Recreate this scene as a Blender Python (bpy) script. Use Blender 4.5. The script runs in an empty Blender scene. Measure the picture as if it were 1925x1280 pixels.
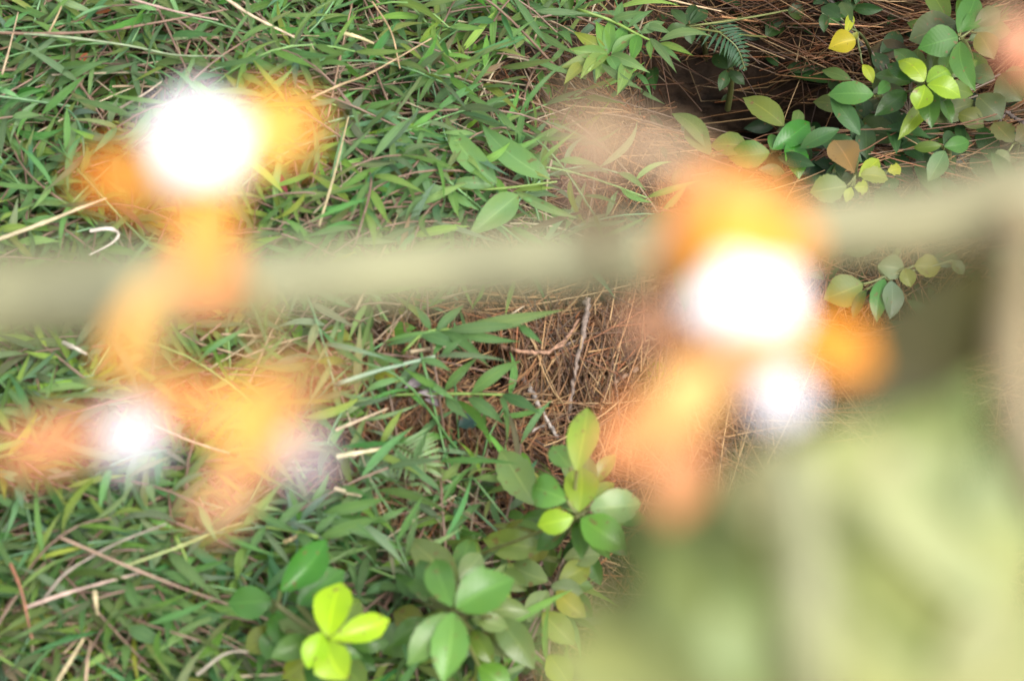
import bpy, math, random
import numpy as np
from math import radians, sin, cos, pi

random.seed(7)
rng = np.random.default_rng(7)
scene = bpy.context.scene
COL = scene.collection

# ------------------------------------------------------------ camera
CAM_H, TILT = 1.17, radians(30)
LENS, SENS = 50.0, 23.6
cd = bpy.data.cameras.new("camera")
cd.lens = LENS
cd.sensor_width = SENS
cd.clip_start = 0.01
cd.clip_end = 200
cd.dof.use_dof = True
cd.dof.focus_distance = 1.44
cd.dof.aperture_fstop = 5.6
cam = bpy.data.objects.new("camera", cd)
cam.location = (0, 0, CAM_H)
cam.rotation_euler = (TILT, 0, 0)
COL.objects.link(cam)
scene.camera = cam

# ------------------------------------------------------------ light: bright overcast
SUN_EL, SUN_ROT = radians(62), radians(125)
w = bpy.data.worlds.new("World")
scene.world = w
w.use_nodes = True
wn = w.node_tree
sky = wn.nodes.new("ShaderNodeTexSky")
sky.sky_type = 'NISHITA'
sky.sun_disc = False
sky.sun_elevation = SUN_EL
sky.sun_rotation = SUN_ROT
sky.dust_density = 4.0
sky.air_density = 1.0
bg = wn.nodes["Background"]
bg.inputs["Strength"].default_value = 0.15
hs = wn.nodes.new("ShaderNodeHueSaturation")      # thin cloud: a paler, greyer sky
hs.inputs["Saturation"].default_value = 0.22
wn.links.new(sky.outputs[0], hs.inputs["Color"])
wn.links.new(hs.outputs[0], bg.inputs["Color"])
sl = bpy.data.lights.new("sun", 'SUN')
sl.energy = 0.9
sl.angle = radians(30)
sl.color = (1.0, 0.93, 0.82)
so = bpy.data.objects.new("sun", sl)
so.rotation_euler = (radians(90) - SUN_EL, 0, pi - SUN_ROT)
COL.objects.link(so)

scene.view_settings.view_transform = 'Standard'
scene.view_settings.look = 'None'
scene.view_settings.exposure = 1.66
scene.view_settings.gamma = 1.0
scene.cycles.use_denoising = True
scene.cycles.max_bounces = 6

# ------------------------------------------------------------ pixel helpers (a point of the place seen at u,v)
PX = SENS / LENS / 1925.0
CT, ST = cos(TILT), sin(TILT)
CAMP = np.array([0, 0, CAM_H])

def ray(u, v):
    x = (u - 962.5) * PX
    y = -(v - 640) * PX
    return np.array([x, y * CT + ST, y * ST - CT])

def P(u, v, z=0.0):
    d = ray(u, v)
    return CAMP + d * ((z - CAM_H) / d[2])

NEAR = 1.2
def Q(u, v, depth):
    return CAMP + ray(u, v) * depth * NEAR

def to_px(x, y, z=0.0):
    p = np.array([x, y, z]) - CAMP
    yc = p[1] * CT + p[2] * ST
    zc = -p[1] * ST + p[2] * CT
    return 962.5 + p[0] / -zc / PX, 640 - yc / -zc / PX

HOLLOWS = []
for (u, v, ru, rv, dep) in [(1400, 150, 200, 112, .45), (1330, 60, 120, 60, .16), (1590, 195, 210, 80, .26),
                            (895, 785, 60, 40, .12), (1040, 800, 80, 22, .03), (1720, 130, 200, 120, .10),
                            (830, 985, 90, 40, .05), (1650, 560, 160, 60, .08)]:
    c = P(u, v)
    HOLLOWS.append((c[0], c[1], ru * 3.4e-4, rv * 4.0e-4, dep))

def H(x, y):
    x = np.asarray(x, float); y = np.asarray(y, float)
    z = .012 * np.sin(9 * x + 2) * np.cos(8 * y + 1) + .006 * np.sin(31 * x + 17 * y) + .004 * np.sin(53 * y - 40 * x)
    z = z + .09 / (1 + np.exp(np.clip((x + .02) * 25, -60, 60)))
    for cx, cy, rx, ry, dep in HOLLOWS:
        q = ((x - cx) / rx) ** 2 + ((y - cy) / ry) ** 2
        z = z - dep * np.exp(-q ** 1.5)
    return z

def rise(u, v):            # how far the bank lifts the ground here
    return .09 / (1 + math.exp((P(u, v)[0] + .02) * 25))

def G(u, v, dz=0.0):
    z = 0.0
    for _ in range(12):
        p = P(u, v, z + dz)
        z = .5 * z + .5 * float(H(p[0], p[1]))
    return P(u, v, z + dz)

def lin(c):
    c = np.array(c, float) / 255
    return np.where(c <= .04045, c / 12.92, ((c + .055) / 1.055) ** 2.4)

K = 0.55
def alb(c, k=1.0):
    return np.clip(lin(c) * K * k, 0.002, .92)

def nz(v):
    v = np.asarray(v, float)
    return v / (np.linalg.norm(v) + 1e-12)

# ------------------------------------------------------------ materials
def new_mat(name):
    m = bpy.data.materials.new(name)
    m.use_nodes = True
    nt = m.node_tree
    return m, nt, nt.nodes, nt.links, nt.nodes["Principled BSDF"]

def math_node(N, L, op, a, b=None, c=None):
    n = N.new("ShaderNodeMath"); n.operation = op
    for i, x in enumerate((a, b, c)):
        if x is None: continue
        if isinstance(x, (int, float)): n.inputs[i].default_value = x
        else: L.new(x, n.inputs[i])
    return n.outputs[0]

def mix_rgb(N, L, fac, a, b, mode='MIX'):
    n = N.new("ShaderNodeMix"); n.data_type = 'RGBA'; n.blend_type = mode
    for i, x in ((0, fac), (6, a), (7, b)):
        if isinstance(x, (int, float)): n.inputs[i].default_value = x
        elif isinstance(x, tuple): n.inputs[i].default_value = x
        else: L.new(x, n.inputs[i])
    return n.outputs[2]

def leaf_material(name, kind='broad', rough=.38, trans=.25, blotch=.35, spec=.5):
    m, nt, N, L, bs = new_mat(name)
    at = N.new("ShaderNodeAttribute"); at.attribute_name = "tint"
    uv = N.new("ShaderNodeUVMap"); uv.uv_map = "UVMap"
    sp = N.new("ShaderNodeSeparateXYZ"); L.new(uv.outputs[0], sp.inputs[0])
    u, v = sp.outputs[0], sp.outputs[1]
    av = math_node(N, L, 'ABSOLUTE', math_node(N, L, 'MULTIPLY_ADD', v, 2.0, -1.0))
    tc = N.new("ShaderNodeTexCoord")
    no = N.new("ShaderNodeTexNoise"); no.inputs["Scale"].default_value = 70; no.inputs["Detail"].default_value = 5
    L.new(tc.outputs["Object"], no.inputs["Vector"])
    rg = N.new("ShaderNodeMapRange"); rg.inputs[1].default_value = .35; rg.inputs[2].default_value = .7
    L.new(no.outputs["Fac"], rg.inputs[0])
    var = mix_rgb(N, L, math_node(N, L, 'MULTIPLY', rg.outputs[0], blotch), at.outputs["Color"],
                  mix_rgb(N, L, 1.0, at.outputs["Color"], (1.3, 1.1, .7, 1), 'MULTIPLY'))
    if kind == 'broad':
        sn = N.new("ShaderNodeTexNoise"); sn.inputs["Scale"].default_value = 230; sn.inputs["Detail"].default_value = 2
        L.new(tc.outputs["Object"], sn.inputs["Vector"])
        sr = N.new("ShaderNodeMapRange"); sr.inputs[1].default_value = .66; sr.inputs[2].default_value = .70
        L.new(sn.outputs["Fac"], sr.inputs[0])
        var = mix_rgb(N, L, math_node(N, L, 'MULTIPLY', sr.outputs[0], .7), var, (.11, .06, .025, 1))
        mid = N.new("ShaderNodeMapRange"); mid.inputs[1].default_value = .07; mid.inputs[2].default_value = .02
        L.new(av, mid.inputs[0])
        ph = math_node(N, L, 'FRACT', math_node(N, L, 'SUBTRACT', math_node(N, L, 'MULTIPLY', u, 11.0),
                                                math_node(N, L, 'MULTIPLY', av, 1.9)))
        d = math_node(N, L, 'ABSOLUTE', math_node(N, L, 'SUBTRACT', ph, .5))
        vn = N.new("ShaderNodeMapRange"); vn.inputs[1].default_value = .12; vn.inputs[2].default_value = .02
        L.new(d, vn.inputs[0])
        c1 = mix_rgb(N, L, math_node(N, L, 'MULTIPLY', vn.outputs[0], .12), var,
                     mix_rgb(N, L, 1.0, var, (1.3, 1.25, 1.3, 1), 'MULTIPLY'))
        c2 = mix_rgb(N, L, math_node(N, L, 'MULTIPLY', mid.outputs[0], .6), c1,
                     mix_rgb(N, L, 1.0, var, (1.7, 1.5, 1.6, 1), 'MULTIPLY'))
        hgt = math_node(N, L, 'ADD', math_node(N, L, 'MULTIPLY', d, .16), math_node(N, L, 'MULTIPLY', no.outputs["Fac"], 1.0))
        bd = .0008
    elif kind == 'grass':
        wv = math_node(N, L, 'SINE', math_node(N, L, 'MULTIPLY', v, 55.0))
        mid = N.new("ShaderNodeMapRange"); mid.inputs[1].default_value = .16; mid.inputs[2].default_value = .03
        L.new(av, mid.inputs[0])
        c2 = mix_rgb(N, L, math_node(N, L, 'MULTIPLY', mid.outputs[0], .45), var,
                     mix_rgb(N, L, 1.0, var, (1.6, 1.4, 1.4, 1), 'MULTIPLY'))
        hgt = wv; bd = .0003
    else:
        c2 = var; hgt = no.outputs["Fac"]; bd = .001
    L.new(c2, bs.inputs["Base Color"])
    bs.inputs["Roughness"].default_value = rough
    bs.inputs["Specular IOR Level"].default_value = spec
    bp = N.new("ShaderNodeBump"); bp.inputs["Distance"].default_value = bd; bp.inputs["Strength"].default_value = .6
    L.new(hgt, bp.inputs["Height"]); L.new(bp.outputs[0], bs.inputs["Normal"])
    tr = N.new("ShaderNodeBsdfTranslucent")
    L.new(mix_rgb(N, L, 1.0, c2, (1.4, 1.5, .8, 1), 'MULTIPLY'), tr.inputs["Color"])
    mx = N.new("ShaderNodeMixShader"); mx.inputs[0].default_value = trans
    L.new(bs.outputs[0], mx.inputs[1]); L.new(tr.outputs[0], mx.inputs[2])
    L.new(mx.outputs[0], N["Material Output"].inputs["Surface"])
    return m

M_BROAD = leaf_material("broad_leaf", 'broad', .45, .25, .6, .25)
M_GLOSSY = leaf_material("waxy_leaf", 'broad', .32, .22, .45, .3)
M_GRASS = leaf_material("grass_blade", 'grass', .45, .38, .25, .4)
M_PETAL = leaf_material("flower_petal", 'petal', .55, .14, .1, .3)
M_WHITE = leaf_material("flower_centre_and_glint", 'petal', .5, .1, .0, .3)  # blossom middles; near-white tints here paint in bright highlights

def tint_material(name, rough=.7, nscale=120, amp=.5, bump=.001):
    m, nt, N, L, bs = new_mat(name)
    at = N.new("ShaderNodeAttribute"); at.attribute_name = "tint"
    tc = N.new("ShaderNodeTexCoord")
    no = N.new("ShaderNodeTexNoise"); no.inputs["Scale"].default_value = nscale; no.inputs["Detail"].default_value = 6
    L.new(tc.outputs["Object"], no.inputs["Vector"])
    rg = N.new("ShaderNodeMapRange"); rg.inputs[1].default_value = .3; rg.inputs[2].default_value = .7
    rg.inputs[3].default_value = 1 - amp; rg.inputs[4].default_value = 1 + amp
    L.new(no.outputs["Fac"], rg.inputs[0])
    sc = N.new("ShaderNodeVectorMath"); sc.operation = 'SCALE'
    L.new(at.outputs["Color"], sc.inputs[0]); L.new(rg.outputs[0], sc.inputs["Scale"])
    L.new(sc.outputs[0], bs.inputs["Base Color"])
    bs.inputs["Roughness"].default_value = rough
    bp = N.new("ShaderNodeBump"); bp.inputs["Distance"].default_value = bump
    L.new(no.outputs["Fac"], bp.inputs["Height"]); L.new(bp.outputs[0], bs.inputs["Normal"])
    return m

M_NEEDLE = tint_material("dry_needle", .55, 40, .25, .0001)
M_STRAW = tint_material("dry_straw", .6, 150, .3, .0003)
M_BARK = tint_material("twig_bark", .85, 260, .55, .0012)
M_STEM = tint_material("green_stem", .5, 90, .25, .0004)
M_SOIL = tint_material("dark_soil", .95, 60, .6, .006)

# ------------------------------------------------------------ mesh bin
class Bin:
    def __init__(s):
        s.v, s.f, s.c, s.uv, s.n = [], [], [], [], 0
    def grid(s, pts, col, col2=None, closed=False):
        nu, nv = pts.shape[:2]
        s.v.append(pts.reshape(-1, 3))
        c = np.ones((nu, nv, 4)); c[..., :3] = col
        if col2 is not None:
            t = np.linspace(0, 1, nu)[:, None, None]
            c[..., :3] = np.asarray(col) * (1 - t) + np.asarray(col2) * t
        s.c.append(c.reshape(-1, 4))
        U, V = np.meshgrid(np.linspace(0, 1, nu), np.linspace(0, 1, nv), indexing='ij')
        s.uv.append(np.stack([U, V], -1).reshape(-1, 2))
        i = np.arange(nu - 1)[:, None] * nv
        j = np.arange(nv if closed else nv - 1)[None, :]
        jn = (j + 1) % nv if closed else j + 1
        a = i + j + s.n; b = i + jn + s.n
        s.f.append(np.stack([a, b, b + nv, a + nv], -1).reshape(-1, 4))
        s.n += nu * nv
    def tube(s, pts, r, col, sides=5, col2=None):
        pts = np.asarray(pts, float)
        n = len(pts)
        r = np.broadcast_to(np.asarray(r, float), (n,))
        tan = np.gradient(pts, axis=0)
        tan /= np.linalg.norm(tan, axis=1)[:, None] + 1e-12
        ref = np.array([.13, .21, .97]) if abs(tan[0][2]) < .9 else np.array([1., .1, 0])
        sd = np.cross(tan, ref); sd /= np.linalg.norm(sd, axis=1)[:, None] + 1e-12
        up = np.cross(sd, tan)
        a = np.arange(sides) * 2 * pi / sides
        g = pts[:, None] + r[:, None, None] * (sd[:, None] * np.cos(a)[None, :, None] + up[:, None] * np.sin(a)[None, :, None])
        s.grid(g, col, col2, closed=True)
    def build(s, name, mat, parent=None, smooth=True):
        V = np.concatenate(s.v); F = np.concatenate(s.f); C = np.concatenate(s.c); UV = np.concatenate(s.uv)
        if parent is not None:
            V = V - np.array(parent['org'])
        me = bpy.data.meshes.new(name)
        me.vertices.add(len(V)); me.vertices.foreach_set("co", V.astype(np.float32).ravel())
        me.loops.add(F.size); me.loops.foreach_set("vertex_index", F.astype(np.int32).ravel())
        me.polygons.add(len(F))
        me.polygons.foreach_set("loop_start", (np.arange(len(F)) * 4).astype(np.int32))
        me.polygons.foreach_set("use_smooth", np.full(len(F), smooth))
        me.update(calc_edges=True)
        at = me.color_attributes.new("tint", 'FLOAT_COLOR', 'POINT')
        at.data.foreach_set("color", C.astype(np.float32).ravel())
        ul = me.uv_layers.new(name="UVMap")
        ul.data.foreach_set("uv", UV[F.ravel()].astype(np.float32).ravel())
        me.materials.append(mat)
        o = bpy.data.objects.new(name, me)
        COL.objects.link(o)
        if parent is not None:
            o.parent = bpy.data.objects[parent['obj']]
        return o

def tag(o, label=None, cat=None, group=None, kind=None):
    if label: o['label'] = label
    if cat: o['category'] = cat
    if group: o['group'] = group
    if kind: o['kind'] = kind
    return o

def thing(name, loc, label, cat, group=None):
    o = bpy.data.objects.new(name, None)
    o.location = tuple(float(q) for q in loc)
    o.empty_display_size = .01
    COL.objects.link(o)
    tag(o, label, cat, group)
    return {'org': [float(q) for q in loc], 'obj': o.name}

def child_of(o, loc):           # a mesh part used as parent of sub-parts
    return {'org': loc, 'obj': o.name}

SHAPES = {'elliptic': (.95, .8), 'ovate': (.8, .85), 'obovate': (1.3, .75), 'lance': (.72, 1.05), 'round': (1.02, .7)}

def leaf_pts(B, T, w, up=(0, -.35, 1), shape='elliptic', arch=.1, fold=.25, wave=.06, nu=14, nv=7, roll=0., twist=0., bend=0., rag=0.):
    B = np.asarray(B, float); T = np.asarray(T, float)
    ax = T - B; Ln = np.linalg.norm(ax); a = ax / Ln
    side = nz(np.cross(a, np.asarray(up, float)))
    n = np.cross(side, a)
    p, q = SHAPES[shape]
    t = np.linspace(0, 1, nu)
    hw = w / 2 * np.sin(pi * np.clip(t, 0, 1) ** p) ** q
    if shape != 'lance': hw = hw * (1 - .4 * np.clip((t - .78) / .22, 0, 1) ** 1.5)
    hw[0] = w * .02; hw[-1] = w * .004
    if rag: hw = hw * (1 + rag * np.random.default_rng(int(w * 1e7) % 99991).uniform(-1, .25, nu))
    s = np.linspace(-1, 1, nv)
    ph = (B[0] * 977 + B[1] * 613) % 6.28
    pts = np.zeros((nu, nv, 3))
    for i in range(nu):
        rr = roll + twist * (t[i] - .5)
        sd = side * cos(rr) + n * sin(rr); nn = -side * sin(rr) + n * cos(rr)
        c = B + ax * t[i] + n * arch * Ln * 4 * t[i] * (1 - t[i]) + side * bend * Ln * 4 * t[i] * (1 - t[i])
        for j in range(nv):
            x = s[j]
            h = hw[i] * (fold * abs(x) ** 1.4 + wave * sin(t[i] * 9 + ph + (2 if x > 0 else 0)) * x * x)
            pts[i, j] = c + sd * x * hw[i] + nn * h
    return pts

def bez(a, b, c, n=10):
    t = np.linspace(0, 1, n)[:, None]
    return (1 - t) ** 2 * np.asarray(a) + 2 * t * (1 - t) * np.asarray(b) + t * t * np.asarray(c)

def spline(P_, n=40):
    """Catmull-Rom through points"""
    P_ = [np.asarray(p, float) for p in P_]
    P_ = [2 * P_[0] - P_[1]] + P_ + [2 * P_[-1] - P_[-2]]
    out = []
    seg = len(P_) - 3
    for k in range(seg):
        p0, p1, p2, p3 = P_[k:k + 4]
        m = max(3, n // seg)
        for t in np.linspace(0, 1, m, endpoint=(k == seg - 1)):
            out.append(.5 * ((2 * p1) + (-p0 + p2) * t + (2 * p0 - 5 * p1 + 4 * p2 - p3) * t ** 2 + (-p0 + 3 * p1 - 3 * p2 + p3) * t ** 3))
    return np.array(out)

# ------------------------------------------------------------ the ground: one sheet to the horizon, fine in the middle
ax_ = np.concatenate([-np.geomspace(60, .62, 22), np.linspace(-.6, .6, 241), np.geomspace(.62, 60, 22)])
ay_ = np.concatenate([-np.geomspace(60, .02, 24), np.linspace(0, 1.3, 261), 1.3 + np.geomspace(.02, 60, 24)])
X, Y = np.meshgrid(ax_, ay_, indexing='ij')
g = np.stack([X, Y, H(X, Y)], -1)
b = Bin(); b.grid(g[:, ::-1], alb((92, 70, 52), .8))
tag(b.build("ground", M_SOIL), kind='structure')

# where the pine litter lies bare of grass (centres in the picture, projected on the ground)
BARE = [(1215, 290, 120, 210), (1040, 720, 210, 130), (880, 830, 90, 60), (1230, 700, 120, 160), (860, 900, 120, 70),
        (720, 1090, 90, 110), (700, 1000, 90, 40), (930, 262, 70, 30), (1000, 330, 70, 36)]
def bare(u, v):
    q = 0.
    if u > 1270: q = max(q, min(1, (u - 1270) / 60.) if v < 90 + 0 else 1.)
    if u > 1150 and v > 520: q = 1.
    if v > 850 and u > 980: q = max(q, .85)
    for a, c, ra, rc in BARE:
        d = ((u - a) / ra) ** 2 + ((v - c) / rc) ** 2
        q = max(q, 1 - max(0, d - .7) / .5 if d > .7 else 1.)
    return max(0., min(1., q))

# ------------------------------------------------------------ pine litter (stuff)
b = Bin()
NEED = [(150, 108, 70), (170, 124, 80), (130, 88, 58), (180, 140, 94), (112, 78, 52), (160, 100, 60), (192, 158, 112), (128, 104, 82), (96, 66, 46)]
def needle(u, v, ang, Lm, z0, z1, bow, r=.00042, colr=None):
    c0 = P(u, v, 0)
    x, y = c0[0], c0[1]
    d = np.array([cos(ang), sin(ang), 0]); s_ = np.array([-sin(ang), cos(ang), 0])
    t = np.linspace(-.5, .5, 8)
    pts = np.array([x, y, 0]) + d * Lm * t[:, None] + s_ * (bow * Lm * (t ** 2))[:, None]
    hh = H(pts[:, 0], pts[:, 1])
    # a stiff needle: spans the dips between its highest supports
    a = np.polyfit(t, hh, 1)
    if hh.max() - hh.min() > .16 and rng.random() < .8: return       # few strands hang over the deep hole
    a = np.array([np.clip(a[0], -.045, .045), max(a[1], hh.max() - .05)])
    zz = np.maximum(a[0] * t + a[1], hh) + np.interp(t, [-.5, .5], [z0, z1])
    pts[:, 2] = zz + .004 * (1 - 4 * t ** 2) * bow * 4
    c = alb(NEED[rng.integers(len(NEED))] if colr is None else colr, rng.uniform(.5, 1.25))
    b.tube(pts, r * rng.uniform(.75, 1.25), c, 3)

def scatter_needles(n, ufun, angfun, zr, Lr=(.05, .13), colr=None):
    k = 0
    while k < n:
        u, v = ufun()
        if rng.random() > .5 + .5 * bare(u, v): continue
        hq = ((u - 1400) / 190.) ** 2 + ((v - 150) / 105.) ** 2
        if hq < 1.1 and rng.random() < .93: continue
        z = rng.uniform(*zr)
        needle(u, v, angfun(u, v), rng.uniform(*Lr), z + rng.uniform(-.004, .01), z + rng.uniform(-.004, .01), rng.normal(0, .12), colr=colr)
        k += 1
uni = lambda: (rng.uniform(-250, 2150), rng.uniform(-220, 1500))
scatter_needles(7000, uni, lambda u, v: rng.uniform(0, pi), (.001, .014))
def beyond(a, b_):
    while True:
        u, v = rng.uniform(a, b_), rng.uniform(-800, 2000)
        if not (-200 < u < 2100 and -180 < v < 1450): return u, v
scatter_needles(5200, lambda: beyond(-900, 3300), lambda u, v: rng.uniform(0, pi), (.001, .014), (.07, .15))
def blob(cu, cv, su, sv): return lambda: (rng.normal(cu, su), rng.normal(cv, sv))
# tangled heap in the middle, long combed strands above the hollow and along the right
scatter_needles(1500, blob(1070, 700, 110, 70), lambda u, v: rng.normal(1.2, .75), (.004, .03), (.03, .085))
scatter_needles(700, blob(1170, 290, 80, 110), lambda u, v: rng.normal(1.4, .6), (.004, .02), (.04, .09))
scatter_needles(500, blob(860, 880, 70, 60), lambda u, v: rng.normal(1.7, .9), (.004, .02), (.03, .08))
scatter_needles(500, blob(730, 1080, 70, 80), lambda u, v: rng.normal(.8, .6), (.004, .025), (.04, .09))
scatter_needles(420, lambda: (rng.uniform(1240, 1990), rng.normal(40, 45)), lambda u, v: rng.normal(-.12, .14), (.004, .06), (.08, .17))
scatter_needles(330, lambda: (rng.uniform(1250, 1960), rng.normal(185, 70)), lambda u, v: rng.normal(.05, .3), (.0, .05), (.08, .16))
scatter_needles(460, lambda: (rng.uniform(1500, 2000), rng.normal(255, 30)), lambda u, v: rng.normal(-.03, .2), (.004, .04), (.06, .15))
scatter_needles(300, blob(1240, 190, 50, 70), lambda u, v: rng.normal(.5, .5), (.006, .03), (.04, .09))
scatter_needles(500, lambda: (rng.uniform(1200, 2000), rng.uniform(330, 760)), lambda u, v: rng.normal(.2, .5), (.004, .03), (.05, .12))
tag(b.build("pine_needle_litter", M_NEEDLE), "reddish brown dry pine needles lying in tangled mats on the ground", "pine needles", kind='stuff')

# ------------------------------------------------------------ grass (stuff): leafy runners lying over one another
GR = [(102, 148, 84), (118, 164, 98), (92, 138, 78), (130, 172, 92), (114, 158, 112), (142, 180, 86), (84, 126, 68), (130, 170, 122), (106, 156, 94)]
DRY = [(186, 160, 128), (160, 130, 104), (200, 182, 150), (140, 108, 92)]
b = Bin(); bs_ = Bin()
def blade(B, d, Ln, w, c, up):
    T = B + d * Ln
    b.grid(leaf_pts(B, T, w, up, 'lance', rng.uniform(.02, .14), rng.uniform(.2, .7), .03, 8, 3, rng.normal(0, .35), rng.normal(0, .7), rng.normal(0, .05)), c, c * rng.uniform(.85, 1.2))
n = 0
while n < 2100:
    u, v = rng.uniform(-260, 1500), rng.uniform(-260, 1520)
    if n >= 1400: u, v = beyond(-1100, 1250)
    if rng.random() < bare(u, v) ** .6: continue
    p = P(u, v)
    ang = rng.normal(.15, .75) + (pi if rng.random() < .5 else 0)
    Lc = rng.uniform(.05, .14)
    e_ = to_px(p[0] + cos(ang) * (Lc + .02), p[1] + sin(ang) * (Lc + .02))
    if rng.random() < bare(*e_): continue
    n += 1
    nseg = 9
    t = np.linspace(0, 1, nseg)
    ang_t = ang + rng.normal(0, .5) * t
    st = Lc / (nseg - 1)
    xy = np.cumsum(np.stack([np.cos(ang_t), np.sin(ang_t)], -1) * st, 0) + p[:2]
    lift = rng.uniform(.003, .045)
    top = rng.uniform(.004, .035)
    z = H(xy[:, 0], xy[:, 1]) + lift + top * np.sin(t * 2.2)
    pts = np.column_stack([xy, z])
    gc = np.array(GR[rng.integers(len(GR))], float)
    k = rng.uniform(.9, 1.4)
    sc_ = alb((150, 120, 100), .8) if rng.random() < .6 else alb(gc, .9)
    bs_.tube(pts, np.linspace(.0010, .0006, nseg), sc_, 4)
    sgn = 1
    for i in range(1, nseg):
        if rng.random() < .12: continue
        tdir = nz(pts[i] - pts[i - 1])
        sgn = -sgn
        a2 = math.atan2(tdir[1], tdir[0]) + sgn * rng.uniform(.3, .95)
        d = nz([cos(a2), sin(a2), rng.uniform(-.15, .45)])
        gc = gc * .97 + np.array([146, 146, 112]) * .03
        c = alb(gc + rng.normal(0, 9, 3), k * rng.uniform(.75, 1.25)) * np.array([1.05, 1.02, .92])
        if rng.random() < .008: c = alb(DRY[rng.integers(len(DRY))], .9)
        blade(pts[i], d, rng.uniform(.018, .044), rng.uniform(.0026, .0052), c, nz([rng.normal(0, .35), rng.normal(-.2, .35), 1]))
tag(b.build("grass", M_GRASS), "dense low green grass covering the left of the ground", "grass", kind='stuff')
tag(bs_.build("grass_runners", M_STEM), "thin brown and green runners lying through the grass", "grass", kind='stuff')

# dead straw in the grass (stuff)
b = Bin()
for _ in range(1700):
    u, v = rng.uniform(-200, 1250), rng.uniform(-200, 1480)
    if rng.random() < bare(u, v) * 1.5: continue
    p = P(u, v); ang = rng.normal(.3, .8); Lm = rng.uniform(.03, .15)
    e = p[:2] + np.array([cos(ang), sin(ang)]) * Lm
    if rng.random() < bare(*to_px(*e)) * 1.3: continue
    z0 = float(H(*p[:2])) + rng.uniform(.01, .055); z1 = float(H(*e)) + rng.uniform(.005, .055)
    m_ = np.array([(p[0] + e[0]) / 2 + rng.normal(0, .006), (p[1] + e[1]) / 2 + rng.normal(0, .006), (z0 + z1) / 2 + .006])
    b.tube(bez([p[0], p[1], z0], m_, [e[0], e[1], z1], 8), np.linspace(.0007, .0003, 8) * rng.uniform(.7, 1.5), alb(DRY[rng.integers(len(DRY))], rng.uniform(.6, 1.15)), 4)
tag(b.build("dead_grass_stems", M_STRAW), "thin tan dead stems scattered through the green grass", "dead grass", kind='stuff')

# small round-leaved ground cover in the grass and in the shaded hollow (stuff)
b = Bin()
for _ in range(1500):
    if rng.random() < .4:
        u, v = rng.uniform(-150, 1150), rng.uniform(-150, 1400); dz = rng.uniform(.006, .035)
        if bare(u, v) > .4: continue
        c = alb([(100, 150, 60), (120, 165, 70), (86, 128, 62), (140, 150, 60)][rng.integers(4)], rng.uniform(.6, 1.1)); Lm = rng.uniform(.008, .02)
    else:
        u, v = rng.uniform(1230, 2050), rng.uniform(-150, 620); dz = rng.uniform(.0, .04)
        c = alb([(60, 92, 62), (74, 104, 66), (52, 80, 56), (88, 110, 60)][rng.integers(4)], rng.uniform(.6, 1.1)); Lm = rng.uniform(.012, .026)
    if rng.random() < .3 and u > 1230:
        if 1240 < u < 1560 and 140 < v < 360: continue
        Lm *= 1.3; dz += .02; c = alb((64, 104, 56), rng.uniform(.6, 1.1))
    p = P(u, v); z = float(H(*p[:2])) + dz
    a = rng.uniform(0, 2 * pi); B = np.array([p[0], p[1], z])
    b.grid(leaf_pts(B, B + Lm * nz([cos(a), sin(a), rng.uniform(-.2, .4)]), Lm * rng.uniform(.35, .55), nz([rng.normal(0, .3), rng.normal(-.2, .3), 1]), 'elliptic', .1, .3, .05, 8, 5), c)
tag(b.build("ground_cover", M_BROAD), "small oval leaved weeds low in the grass and hollow", "ground cover", kind='stuff')

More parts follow.
